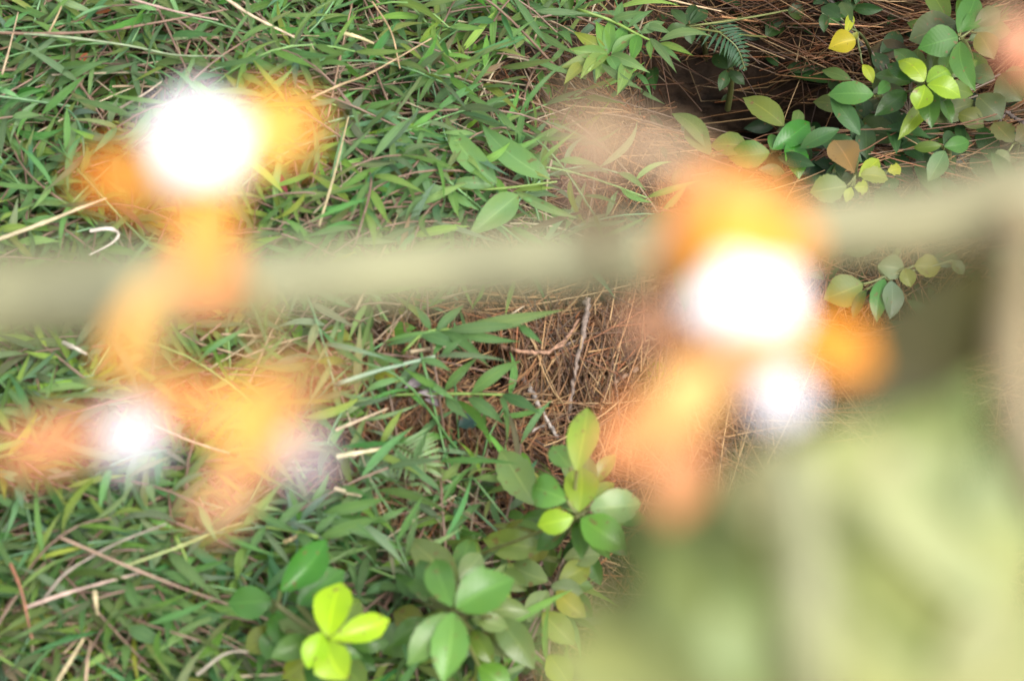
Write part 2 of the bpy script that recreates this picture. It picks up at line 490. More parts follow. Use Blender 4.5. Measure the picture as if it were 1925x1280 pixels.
# ------------------------------------------------------------ single shrubs, herbs, twigs
def shrub(name, label, cat, foot, node, leaves, mat=None, z=.08, fill=0, fr=70, stem_col=(120, 125, 70), r=.0018, group=None, stem_mat=None):
    """foot: px of the stem's foot; node: (u, v) where the leaf stalks meet, at height z above zero; leaves: (bu, bv, tu, tv, w, colour, opts)"""
    mat = mat or M_BROAD
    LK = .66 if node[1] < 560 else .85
    f0 = G(*foot); z0 = z; lift_ = rise(*node); z = z + lift_
    root = thing(name, f0, label, cat, group)
    nd = P(node[0], node[1], z)
    st = Bin()
    m_ = (f0 + nd) / 2 + np.array([.004, .006, .02])
    st.tube(bez(f0 - [0, 0, .01], m_, nd, 10), np.linspace(r * 1.3, r * .8, 10), alb(stem_col, .9), 7)
    a0 = rng.uniform(0, 6.28)
    for i in range(fill):       # the lower whorls of older leaves under the tip
        a_ = a0 + i * 2.4 + rng.normal(0, .2); Lp = fr * rng.uniform(.85, 1.25); sp = 12 + i * fr * .06
        cu, cv = node[0] + sp * cos(a_) + rng.normal(0, 8), node[1] + sp * sin(a_) + rng.normal(0, 8)
        q = max(.02, z0 - .018 - i * .007)
        leaves = leaves + [(cu, cv, cu + Lp * cos(a_), cv + Lp * sin(a_), Lp * rng.uniform(.4, .52), [(84, 128, 62), (96, 138, 76), (112, 142, 70), (74, 116, 64), (120, 146, 96)][i % 5], dict(zb=q, zt=q - rng.uniform(-.004, .012)))]
    for lf in leaves:
        bu, bv, tu, tv, wd, c = lf[:6]; o = lf[6] if len(lf) > 6 else {}
        zb = o.get('zb', z0 + .002) + lift_; zt = o['zt'] + lift_ if 'zt' in o else zb - .004
        B = P(bu, bv, zb); T = P(tu, tv, zt)
        dist = np.linalg.norm(B - CAMP)
        k = dict(shape=o.get('s', 'elliptic'), arch=o.get('arch', .1), fold=o.get('fold', .22), wave=o.get('wave', .07), roll=o.get('roll', rng.normal(0, .12)),
                 twist=o.get('tw', rng.normal(0, .2)), bend=o.get('bend', rng.normal(0, .03)), rag=o.get('rag', .05))
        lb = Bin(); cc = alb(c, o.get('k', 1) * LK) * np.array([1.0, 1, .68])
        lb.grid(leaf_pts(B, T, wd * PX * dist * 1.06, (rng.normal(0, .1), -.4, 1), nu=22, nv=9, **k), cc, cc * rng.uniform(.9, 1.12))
        ob = lb.build("leaf", o.get('mat', mat), root)
        if 'label' in o: ob['label'] = o['label']
        # leaf stalk
        jn = nd if o.get('j') is None else P(o['j'][0], o['j'][1], z)
        if np.linalg.norm(B - jn) > .001:
            st.tube(bez(jn, (jn + B) / 2 - np.array([0, 0, .003]), B, 6), r * .45, alb(stem_col, 1), 5)
        if o.get('j') is not None:
            st.tube(bez(nd, (jn + nd) / 2 - np.array([0, 0, .006]), jn, 6), r * .7, alb(stem_col, .9), 6)
    st.build("stem", stem_mat or M_STEM, root)
    return root

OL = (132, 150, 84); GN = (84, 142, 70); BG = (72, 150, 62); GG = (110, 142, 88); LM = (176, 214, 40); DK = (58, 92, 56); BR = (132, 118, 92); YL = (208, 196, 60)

shrub("broad_leaved_sapling", "sapling with a bright green folded leaf just above the large orange blossom", "sapling",
      (1462, 330), (1452, 284), [
      (1474, 237, 1396, 184, 46, OL, dict(j=(1476, 255), s='ovate')), (1490, 240, 1502, 207, 24, GG), (1452, 282, 1522, 230, 44, BG, dict(arch=.15, mat=M_GLOSSY)),
      (1486, 262, 1502, 338, 44, BG, dict(j=(1480, 265), mat=M_GLOSSY)), (1450, 282, 1450, 252, 20, GN), (1405, 275, 1335, 274, 44, OL, dict(s='ovate')),
      (1335, 285, 1262, 214, 34, GG, dict(j=(1345, 290), bend=.08)), (1337, 292, 1286, 240, 36, GG, dict(j=(1345, 290))), (1447, 287, 1368, 296, 52, (110, 150, 78), dict(arch=.12))],
      z=.05)
shrub("broad_leaved_sapling", "sapling of large plain green leaves in the top right corner beside the peach blossom", "sapling",
      (1830, 190), (1803, 72), [
      (1800, 44, 1709, 76, 66, (104, 122, 92), dict(s='round', zb=.06)), (1801, 70, 1725, 92, 58, GN, dict(s='ovate', fold=.1)), (1801, 62, 1834, -10, 46, GN, dict(s='ovate')),
      (1806, 78, 1834, 172, 40, (98, 150, 84), dict(bend=.12)), (1838, 62, 1868, 112, 44, (140, 142, 70), dict(j=(1820, 55), k=.8)), (1806, 60, 1850, 30, 30, GN), (1832, 50, 1880, 20, 36, (104, 122, 80), dict(k=.8))],
      z=.085, fill=9)
shrub("lime_sapling", "sapling tip of yellow-green mottled young leaves in the upper right shrubbery", "sapling",
      (1745, 290), (1739, 157), [
      (1737, 154, 1688, 115, 42, (168, 200, 50), dict(s='ovate', arch=.2, fold=-.1)), (1742, 155, 1784, 133, 40, (150, 196, 80), dict(s='round', arch=.25, fold=-.2)),
      (1743, 160, 1806, 184, 42, (166, 208, 60), dict(arch=.16)), (1738, 160, 1722, 207, 40, (160, 200, 50), dict(s='obovate', arch=.2)),
      (1750, 190, 1688, 264, 30, (150, 180, 66), dict(zb=.06)), (1732, 150, 1668, 122, 34, GN, dict(zb=.06, k=.8))],
      M_GLOSSY, z=.095, fill=8)
shrub("dull_leaved_shrub", "low shrub of dull dark green leaves spread below the lime leaf rosette, upper right", "shrub",
      (1720, 300), (1710, 215), [
      (1700, 168, 1628, 208, 52, (92, 108, 84)), (1692, 262, 1606, 238, 52, (86, 112, 74), dict(s='round')), (1738, 226, 1836, 192, 44, (104, 120, 84)),
      (1880, 140, 1922, 190, 62, (100, 116, 82), dict(s='round')), (1838, 180, 1884, 224, 60, (96, 112, 80), dict(s='round')), (1712, 100, 1636, 92, 36, (96, 88, 72)),
      (1800, 215, 1850, 240, 40, (112, 124, 62)), (1640, 100, 1668, 140, 30, DK), (1600, 150, 1545, 133, 22, GG), (1596, 206, 1528, 192, 34, (88, 104, 56)),
      (1690, 250, 1650, 200, 40, DK), (1790, 160, 1770, 200, 44, DK), (1870, 150, 1820, 140, 40, (100, 128, 100)), (1655, 100, 1690, 60, 34, DK)],
      z=.035, stem_col=(96, 80, 60), fill=14)
shrub("oval_leaf_sapling", "small sapling holding one smooth bright oval leaf sideways over the dark hollow", "sapling",
      (1655, 260), (1648, 180), [(1642, 178, 1555, 179, 46, (100, 158, 92), dict(arch=.14, fold=.12)), (1620, 185, 1624, 222, 34, DK, dict(zb=.04)), (1650, 178, 1672, 156, 22, GN)], z=.075)
shrub("yellowing_sapling", "thin sapling with a folded yellow leaf and tiny lime tips, top right of the hollow", "sapling",
      (1650, 200), (1612, 60), [
      (1609, 76, 1557, 92, 42, YL, dict(fold=.5, s='ovate', label="folded yellow leaf")), (1590, 64, 1603, 28, 18, (190, 206, 70)), (1622, 122, 1641, 157, 20, (186, 206, 70), dict(j=(1618, 100))),
      (1602, 40, 1582, 4, 24, (84, 110, 70)), (1580, 34, 1544, 14, 30, DK), (1546, 26, 1549, 62, 18, DK), (1612, 60, 1600, 82, 12, (150, 160, 70))],
      z=.07, stem_col=(100, 110, 60), r=.0011)
shrub("pink_tinged_sapling", "sapling with a pinkish blotched round leaf and nibbled pale leaves above the blurred stem", "sapling",
      (1630, 400), (1608, 330), [
      (1606, 326, 1568, 264, 58, (168, 140, 108), dict(s='obovate', arch=.05, label="pink blotched round leaf")), (1614, 332, 1652, 299, 28, (176, 200, 84)),
      (1592, 350, 1522, 362, 54, (150, 168, 120), dict(rag=.15)), (1606, 352, 1632, 352, 26, (196, 210, 100), dict(rag=.3)), (1600, 352, 1590, 380, 18, (196, 214, 110)),
      (1668, 322, 1694, 316, 24, (190, 196, 80), dict(j=(1655, 330), rag=.3)), (1616, 330, 1670, 338, 34, (160, 172, 100), dict(rag=.2)), (1620, 268, 1560, 282, 44, (88, 108, 78), dict(zb=.03))],
      z=.06)
shrub("folded_leaf_sapling", "small sapling with drooping folded green leaves beside a grey dead leaf", "sapling",
      (1775, 350), (1775, 278), [(1775, 276, 1822, 266, 32, GN), (1776, 284, 1744, 342, 36, (120, 156, 120)), (1770, 274, 1716, 278, 22, (110, 142, 70)), (1775, 275, 1790, 248, 22, DK)], z=.05)
shrub("notched_leaf_weed", "weed with dull brownish notched leaves at the right edge of the shrubbery", "weed",
      (1900, 320), (1905, 270), [(1905, 268, 1868, 230, 46, (118, 122, 84), dict(rag=.25)), (1908, 266, 1935, 240, 40, (118, 112, 84), dict(rag=.25)), (1895, 285, 1870, 310, 34, (130, 150, 116))], z=.045)
shrub("hanging_leaf_sapling", "sapling of hanging bluish green leaves right below the blurred stem, right half", "sapling",
      (1690, 470), (1662, 520), [
      (1662, 524, 1648, 606, 32, (84, 150, 84), dict(mat=M_GLOSSY)), (1676, 528, 1672, 600, 40, (128, 156, 146), dict(mat=M_GLOSSY)), (1650, 500, 1702, 510, 44, (140, 160, 138)),
      (1622, 534, 1548, 562, 60, (140, 156, 96)), (1718, 500, 1768, 502, 42, (166, 168, 96), dict(rag=.1)), (1628, 545, 1604, 602, 20, (80, 110, 56)), (1700, 505, 1712, 540, 30, (150, 160, 90)), (1790, 490, 1812, 515, 26, (130, 150, 120))], z=.06)
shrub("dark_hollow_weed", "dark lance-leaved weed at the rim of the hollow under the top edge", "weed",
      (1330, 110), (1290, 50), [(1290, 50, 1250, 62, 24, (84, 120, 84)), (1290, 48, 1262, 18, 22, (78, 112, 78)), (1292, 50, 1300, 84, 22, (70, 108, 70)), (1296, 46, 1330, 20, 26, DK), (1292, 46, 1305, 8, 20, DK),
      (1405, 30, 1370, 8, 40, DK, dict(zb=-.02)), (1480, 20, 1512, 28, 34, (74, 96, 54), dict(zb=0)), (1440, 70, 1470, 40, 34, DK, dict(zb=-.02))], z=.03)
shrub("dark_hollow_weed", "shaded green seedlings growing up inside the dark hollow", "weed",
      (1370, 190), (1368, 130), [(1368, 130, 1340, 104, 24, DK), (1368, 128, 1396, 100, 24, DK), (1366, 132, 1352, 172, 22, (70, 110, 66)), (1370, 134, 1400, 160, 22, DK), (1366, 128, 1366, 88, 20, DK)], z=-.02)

# front shrubs (taller, nearer the lens)
shrub("lime_leaf_sapling", "sapling with four glowing lime green leaves over dark glossy ones at the bottom edge", "sapling",
      (560, 1290), (614, 1198), [
      (617, 1197, 641, 1094, 70, (176, 222, 30), dict(s='round', fold=.2)), (618, 1203, 733, 1164, 50, (176, 220, 40), dict(s='obovate', fold=.35)),
      (616, 1206, 652, 1276, 72, (172, 214, 50), dict(s='round')), (606, 1188, 578, 1256, 48, (164, 214, 36), dict(s='round')),
      (526, 1112, 613, 1013, 62, (72, 140, 58), dict(fold=.5, j=(520, 1135), zb=.11)), (513, 1128, 428, 1134, 62, (84, 140, 74), dict(j=(520, 1135), zb=.1)), (560, 1138, 648, 1072, 62, (74, 130, 66), dict(zb=.09)),
      (512, 1150, 556, 1222, 56, (76, 128, 62), dict(j=(520, 1135), zb=.09)), (520, 1180, 462, 1226, 50, (124, 140, 72), dict(zb=.08)), (520, 1180, 500, 1240, 46, (84, 134, 72), dict(zb=.085)),
      (600, 1230, 530, 1275, 56, (140, 160, 50), dict(zb=.09)), (570, 1140, 590, 1200, 56, (60, 110, 52), dict(zb=.07)), (630, 1230, 690, 1300, 60, (110, 140, 66), dict(zb=.08))],
      M_GLOSSY, z=.14, r=.0022, fill=9, fr=80)
shrub("five_leaf_sapling", "sapling with a rosette of glossy mid green leaves at the bottom centre", "sapling",
      (880, 1240), (851, 1145), [
      (850, 1140, 818, 1050, 56, (104, 156, 88), dict(zt=.15)), (857, 1142, 968, 1088, 80, (98, 154, 76), dict(s='ovate')), (851, 1150, 832, 1284, 68, (116, 170, 96), dict(fold=.3, s='elliptic')),
      (842, 1152, 766, 1250, 56, (110, 152, 92)), (930, 1160, 1004, 1258, 58, (112, 138, 96), dict(zb=.1, j=(900, 1150))), (914, 1164, 958, 1238, 46, (122, 142, 88), dict(zb=.09, j=(900, 1150))),
      (862, 1096, 768, 1012, 62, (120, 140, 96), dict(zb=.09, s='ovate')), (816, 1136, 782, 1080, 44, (112, 140, 94), dict(zb=.09)), (880, 1160, 870, 1240, 50, (90, 128, 70), dict(zb=.09)),
      (800, 1180, 740, 1150, 50, (130, 140, 74), dict(zb=.08)), (790, 1180, 718, 1228, 66, (86, 124, 66), dict(zb=.07)), (900, 1250, 960, 1300, 50, (100, 150, 60), dict(zb=.1)), (860, 1090, 905, 1040, 44, (126, 150, 112), dict(zb=.08))],
      M_GLOSSY, z=.16, r=.0022, fill=18, fr=78)
shrub("toothed_leaf_sapling", "sapling with a tall yellow green leaf just left of the peach petal tip, lower centre", "sapling",
      (1100, 1080), (1088, 968), [
      (1084, 885, 1104, 766, 58, (150, 182, 86), dict(zb=.16, j=(1080, 930), label="tall yellow green leaf")), (1088, 962, 1092, 878, 64, (142, 172, 72), dict(s='round')), (1066, 940, 1000, 916, 62, (112, 168, 92), dict(arch=.18, zb=.15, zt=.14)),
      (1078, 972, 1010, 988, 46, (156, 198, 60), dict(s='round')), (1092, 974, 1176, 1034, 66, (110, 168, 74), dict(arch=.15)), (1108, 955, 1204, 944, 62, (140, 172, 128), dict(s='round', rag=.05)),
      (1006, 950, 940, 846, 66, (130, 162, 112), dict(zb=.1, rag=.12)), (1072, 880, 1038, 838, 44, (112, 156, 94), dict(zb=.12)), (1024, 1030, 906, 1012, 56, (122, 146, 84), dict(zb=.09, rag=.05)),
      (905, 1040, 848, 1008, 44, (116, 150, 84), dict(zb=.08)), (1010, 985, 940, 1010, 44, (130, 140, 70), dict(zb=.08)), (1040, 960, 1060, 1000, 36, (90, 130, 60), dict(zb=.1))],
      M_GLOSSY, z=.145, r=.0022, fill=18, fr=70)
shrub("mixed_leaf_shrub", "low mottled grey green shrub between the lower rosettes and the blurred foliage", "shrub",
      (1060, 1200), (1040, 1100), [
      (1030, 1092, 960, 1060, 50, (124, 150, 108)), (1050, 1096, 1110, 1060, 46, (140, 156, 84)), (1036, 1100, 1096, 1112, 38, (118, 142, 116)), (1046, 1110, 1100, 1160, 44, (162, 166, 84), dict(rag=.1)),
      (1030, 1110, 990, 1170, 46, (128, 152, 112)), (1020, 1150, 1080, 1210, 50, (142, 160, 92)), (1060, 1050, 1130, 1040, 44, (128, 150, 110)), (1000, 1200, 950, 1260, 54, (106, 160, 66)),
      (1030, 1230, 1070, 1290, 50, (150, 168, 80)), (940, 1070, 990, 1110, 40, (120, 146, 96)), (1080, 1030, 1140, 990, 44, (124, 150, 96)), (1000, 1060, 1020, 1020, 36, (130, 140, 80)),
      (950, 1270, 880, 1262, 50, (160, 186, 120))],
      z=.07, stem_col=(130, 110, 90), fill=8)
shrub("half_hidden_leaf_seedling", "seedling with one pale green leaf poking out left of the orange petals", "seedling",
      (1260, 720), (1262, 704), [(1260, 706, 1214, 692, 34, (160, 170, 104)), (1262, 704, 1290, 690, 26, (140, 150, 90))], z=.03)

# long-leaved herb lying over the grass
HB = (118, 168, 112)
def herb(name, label, stem_px, leaves, z=.06, scol=(130, 160, 70), r=.0011, mat=None, mm=None):
    foot = G(stem_px[0][0], stem_px[0][1]); z = z + .012 + rise(*stem_px[len(stem_px) // 2])
    root = thing(name, foot, label, "herb")
    st = Bin()
    pts = [foot - np.array([0, 0, .004])] + [P(u, v, z) for u, v in stem_px]
    st.tube(spline(pts, 30), np.linspace(r * 1.2, r * .6, len(spline(pts, 30))), alb(scol), 6)
    for lf in leaves:
        bu, bv, tu, tv, wd, c = lf[:6]; o = lf[6] if len(lf) > 6 else {}
        B = P(bu, bv, z + .001); T = P(tu, tv, z + o.get('dz', rng.uniform(-.004, .008)))
        lb = Bin(); cc = alb(c, o.get('k', 1) * .78) * np.array([1.05, 1, .8])
        lb.grid(leaf_pts(B, T, wd * PX * np.linalg.norm(B - CAMP) * 1.08, (rng.normal(0, .12), -.4, 1), 'lance' if 's' not in o else o['s'], rng.uniform(.05, .12), .3, .05, 20, 7, rng.normal(0, .15), rng.normal(0, .3), o.get('bend', rng.normal(0, .04))), cc, cc * 1.1)
        lb.build("leaf", mat or M_BROAD, root)
    st.build("stem", M_STEM, root)
herb("broad_grass_herb", "trailing herb with long lance shaped leaves along its stem, upper centre above the blurred stem",
     [(700, 372), (800, 352), (920, 356), (1047, 342)], [
     (812, 348, 742, 232, 40, (126, 170, 118), dict(bend=-.06)), (934, 346, 838, 226, 44, HB, dict(bend=-.07)), (1034, 338, 906, 233, 46, HB, dict(bend=-.08)), (730, 354, 626, 328, 36, (104, 150, 96)),
     (840, 358, 696, 392, 48, (116, 166, 108)), (974, 366, 878, 444, 50, (120, 164, 108)), (930, 348, 832, 344, 22, (116, 160, 110)), (800, 345, 757, 344, 20, (120, 170, 90)), (850, 360, 902, 396, 14, HB), (985, 368, 1003, 382, 12, HB),
     (848, 352, 862, 410, 18, (110, 158, 96)), (970, 360, 1090, 412, 18, (126, 160, 112))])
herb("bushy_herb", "bushy herb with upright bright oval leaves just left of the hollow under the top edge",
     [(1100, 140), (1130, 108), (1145, 100)], [
     (1140, 100, 1120, 40, 24, (112, 164, 80)), (1142, 100, 1066, 92, 26, (118, 160, 84)), (1143, 102, 1152, 34, 22, (104, 156, 86)), (1144, 100, 1180, 44, 24, (96, 156, 84)), (1142, 104, 1090, 150, 26, (126, 160, 84)), (1150, 102, 1202, 64, 20, (110, 160, 90)),
     (1140, 96, 1078, 60, 24, (140, 160, 70)), (1142, 104, 1120, 152, 26, (110, 156, 84)), (1146, 106, 1170, 150, 22, (104, 156, 96)), (1148, 104, 1222, 138, 20, (128, 170, 120)), (1130, 108, 1050, 130, 22, (120, 150, 80)), (1180, 118, 1160, 180, 26, (120, 160, 96)),
     (1185, 116, 1200, 60, 18, (110, 166, 80)), (1100, 120, 1060, 160, 24, (140, 160, 80))], z=.05)
herb("long_blade_shoot", "spray of pointed pale green blades reaching over the rim of the dark hollow",
     [(1090, 20), (1150, 40), (1200, 66), (1240, 84)], [
     (1200, 66, 1186, 118, 22, (100, 164, 72)), (1205, 62, 1250, 42, 18, (130, 170, 120)), (1222, 72, 1272, 138, 14, (130, 168, 118)), (1240, 78, 1340, 70, 16, (134, 172, 118)), (1240, 82, 1304, 106, 12, (138, 178, 90)), (1208, 50, 1266, 68, 14, (126, 166, 116)),
     (1150, 38, 1218, 24, 14, (120, 164, 110)), (1130, 120, 1210, 170, 14, (134, 172, 124)), (1222, 76, 1224, 112, 12, (120, 168, 90)), (1160, 44, 1170, 4, 16, HB), (1180, 52, 1228, 20, 12, HB), (1236, 86, 1280, 118, 10, HB)], z=.06, mat=M_GRASS)
herb("narrow_leaf_shoot", "leafy green shoot stretched over the bare pine litter in the middle",
     [(700, 745), (750, 742), (860, 740), (950, 742)], [
     (886, 740, 980, 678, 24, (122, 172, 104)), (836, 734, 898, 672, 17, (116, 166, 96)), (830, 732, 748, 696, 24, (122, 168, 116)), (840, 744, 882, 788, 20, (120, 166, 118)), (880, 747, 948, 798, 22, (110, 158, 106)), (944, 742, 1016, 778, 20, (92, 140, 92)),
     (942, 746, 958, 785, 11, HB), (745, 742, 700, 720, 16, HB), (945, 760, 952, 836, 9, (118, 160, 96))], z=.05, mat=M_GRASS)
herb("arching_grass_blade", "long arching grey green blade crossing the grass towards the pine litter",
     [(636, 722), (700, 700), (760, 684), (818, 670)], [(818, 670, 958, 680, 11, (134, 164, 134), dict(bend=-.03)), (760, 684, 700, 660, 12, HB), (830, 671, 870, 636, 14, HB), (790, 676, 850, 700, 14, HB)], z=.07, mat=M_GRASS, r=.0014, scol=(140, 166, 136))
herb("fanned_grass_shoot", "fan of green blades just under the blurred stem beside the pine litter",
     [(760, 660), (800, 625), (850, 618)], [(860, 618, 1062, 582, 22, (140, 176, 116)), (850, 620, 978, 642, 18, HB), (840, 622, 988, 612, 20, (124, 166, 116)), (820, 624, 872, 575, 18, HB), (975, 610, 1020, 646, 14, (112, 168, 110)), (800, 628, 724, 650, 16, HB),
     (830, 622, 920, 690, 18, (108, 156, 98)), (790, 630, 870, 660, 22, (110, 160, 108)), (810, 620, 780, 575, 14, HB)], z=.055, mat=M_GRASS)
herb("lower_grass_shoot", "dense shoot of narrow blades at the foot of the left blurred blossoms",
     [(600, 1010), (560, 1000), (500, 990)], [(600, 1010, 720, 970, 22, (120, 168, 100)), (610, 965, 730, 935, 22, (118, 168, 98)), (560, 1000, 440, 930, 14, HB), (520, 992, 580, 940, 18, HB), (500, 990, 460, 1050, 14, HB), (620, 980, 710, 1020, 20, HB), (590, 1005, 640, 960, 16, HB), (560, 1002, 600, 1060, 18, HB)], z=.06, mat=M_GRASS)
herb("lower_blade_tuft", "tuft of soft green blades right of the lower left straw stalks",
     [(330, 1010), (350, 1050), (360, 1100)], [(316, 1036, 405, 1120, 22, (130, 170, 116)), (262, 1124, 404, 1176, 22, (132, 172, 118)), (240, 1180, 316, 1212, 26, (112, 158, 112)), (360, 1170, 430, 1150, 18, (110, 158, 110)), (466, 1022, 444, 1094, 22, (134, 176, 92)), (360, 1100, 300, 1070, 16, HB), (240, 1090, 268, 1160, 20, HB), (370, 1240, 420, 1180, 18, (116, 170, 70))], z=.055, mat=M_GRASS)

# ferns
def fern(label, rachis, z, Lp, col):
    foot = G(*rachis[0]); z = z + rise(*rachis[1]); root = thing("fern", foot, label, "fern")
    pts = spline([P(u, v, z + .01 * sin(i * 1.2)) for i, (u, v) in enumerate(rachis)], 20)
    rb = Bin(); rb.tube(np.vstack([foot[None] - [0, 0, .003], pts]), .0006, alb((110, 120, 70)), 5); rb.build("stem", M_STEM, root)
    fb = Bin(); n = len(pts)
    for i in range(4, n):
        t = i / (n - 1); tan = nz(pts[min(i + 1, n - 1)] - pts[i - 1]); sd = nz(np.cross(tan, [0, 0, 1]))
        for sg in (-1, 1):
            d = nz(sd * sg + tan * .45 + np.array([0, 0, -.15])); Lq = Lp * (1 - t) ** .7 + .002
            fb.grid(leaf_pts(pts[i], pts[i] + d * Lq, .0021, (0, -.3, 1), 'lance', .08, .2, .1, 8, 3), alb(col, rng.uniform(.8, 1.15)))
    fb.build("frond", M_BROAD, root)
fern("small fern with fine pale green leaflets beside the pine litter, lower centre", [(720, 830), (765, 845), (800, 880), (772, 960)], .05, .022, (128, 162, 112))
fern("faint fern frond with grey green leaflets left of the other fern", [(640, 905), (690, 880), (730, 870), (745, 900)], .04, .016, (130, 160, 126))
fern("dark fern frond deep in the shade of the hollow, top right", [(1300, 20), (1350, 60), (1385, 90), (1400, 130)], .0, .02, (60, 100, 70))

# twigs
def twig(label, px, w, col, z=.03, side=()):
    pts = [G(u, v, dz) for u, v, dz in px]
    root = thing("twig", pts[0], label, "twig")
    sp_ = spline(pts, 34)
    sp_ = sp_ + rng.normal(0, .0005, sp_.shape)
    r = w * PX * 1.35 / 2
    b_ = Bin(); b_.tube(sp_, np.linspace(r, r * .6, len(sp_)) * rng.uniform(.85, 1.2, len(sp_)), alb(col), 8); b_.build("stem", M_BARK, root)
    for (u0, v0, u1, v1, dz) in side:
        b_ = Bin(); p0 = G(u0, v0, dz); p1 = G(u1, v1, dz + .004)
        b_.tube(bez(p0, (p0 + p1) / 2 + [0, .001, .002], p1, 7), np.linspace(r * .5, r * .25, 7), alb(col), 6); b_.build("side_shoot", M_BARK, root)
twig("short grey lichened twig slanting down across the pine litter", [(962, 668, .03), (985, 712, .03), (1015, 765, .03), (1047, 824, .025)], 11, (172, 160, 150), side=[(1024, 800, 1000, 812, .028)])
twig("upright grey twig on the pine litter with knobbly side shoots", [(1103, 560, .04), (1098, 620, .038), (1082, 690, .034), (1068, 788, .02)], 11, (136, 118, 106), side=[(1084, 640, 1050, 660, .03), (1080, 720, 1048, 765, .025)])
twig("slim brown twig sloping off to the right of the pine litter", [(1198, 694, .03), (1150, 722, .03), (1102, 764, .025)], 8, (150, 120, 96))
twig("bent pale brown twig arching across the top of the pine heap", [(940, 652, .035), (985, 660, .038), (1045, 655, .036), (1090, 600, .034)], 8, (170, 130, 104), side=[(1040, 655, 1066, 640, .036)])
twig("grey bark twig standing between the yellowing leaves, top right", [(1655, 160, .05), (1645, 110, .05), (1590, 50, .05), (1560, 0, .05)], 10, (120, 112, 104))
twig("thin upright pale twig among the lower shrubs", [(1012, 1110, .05), (1016, 1060, .05), (1020, 1020, .045)], 7, (160, 130, 120))
twig("gnarled dark twig at the right edge below the shrubbery", [(1925, 232, .05), (1890, 214, .05), (1870, 250, .04)], 8, (100, 86, 78))

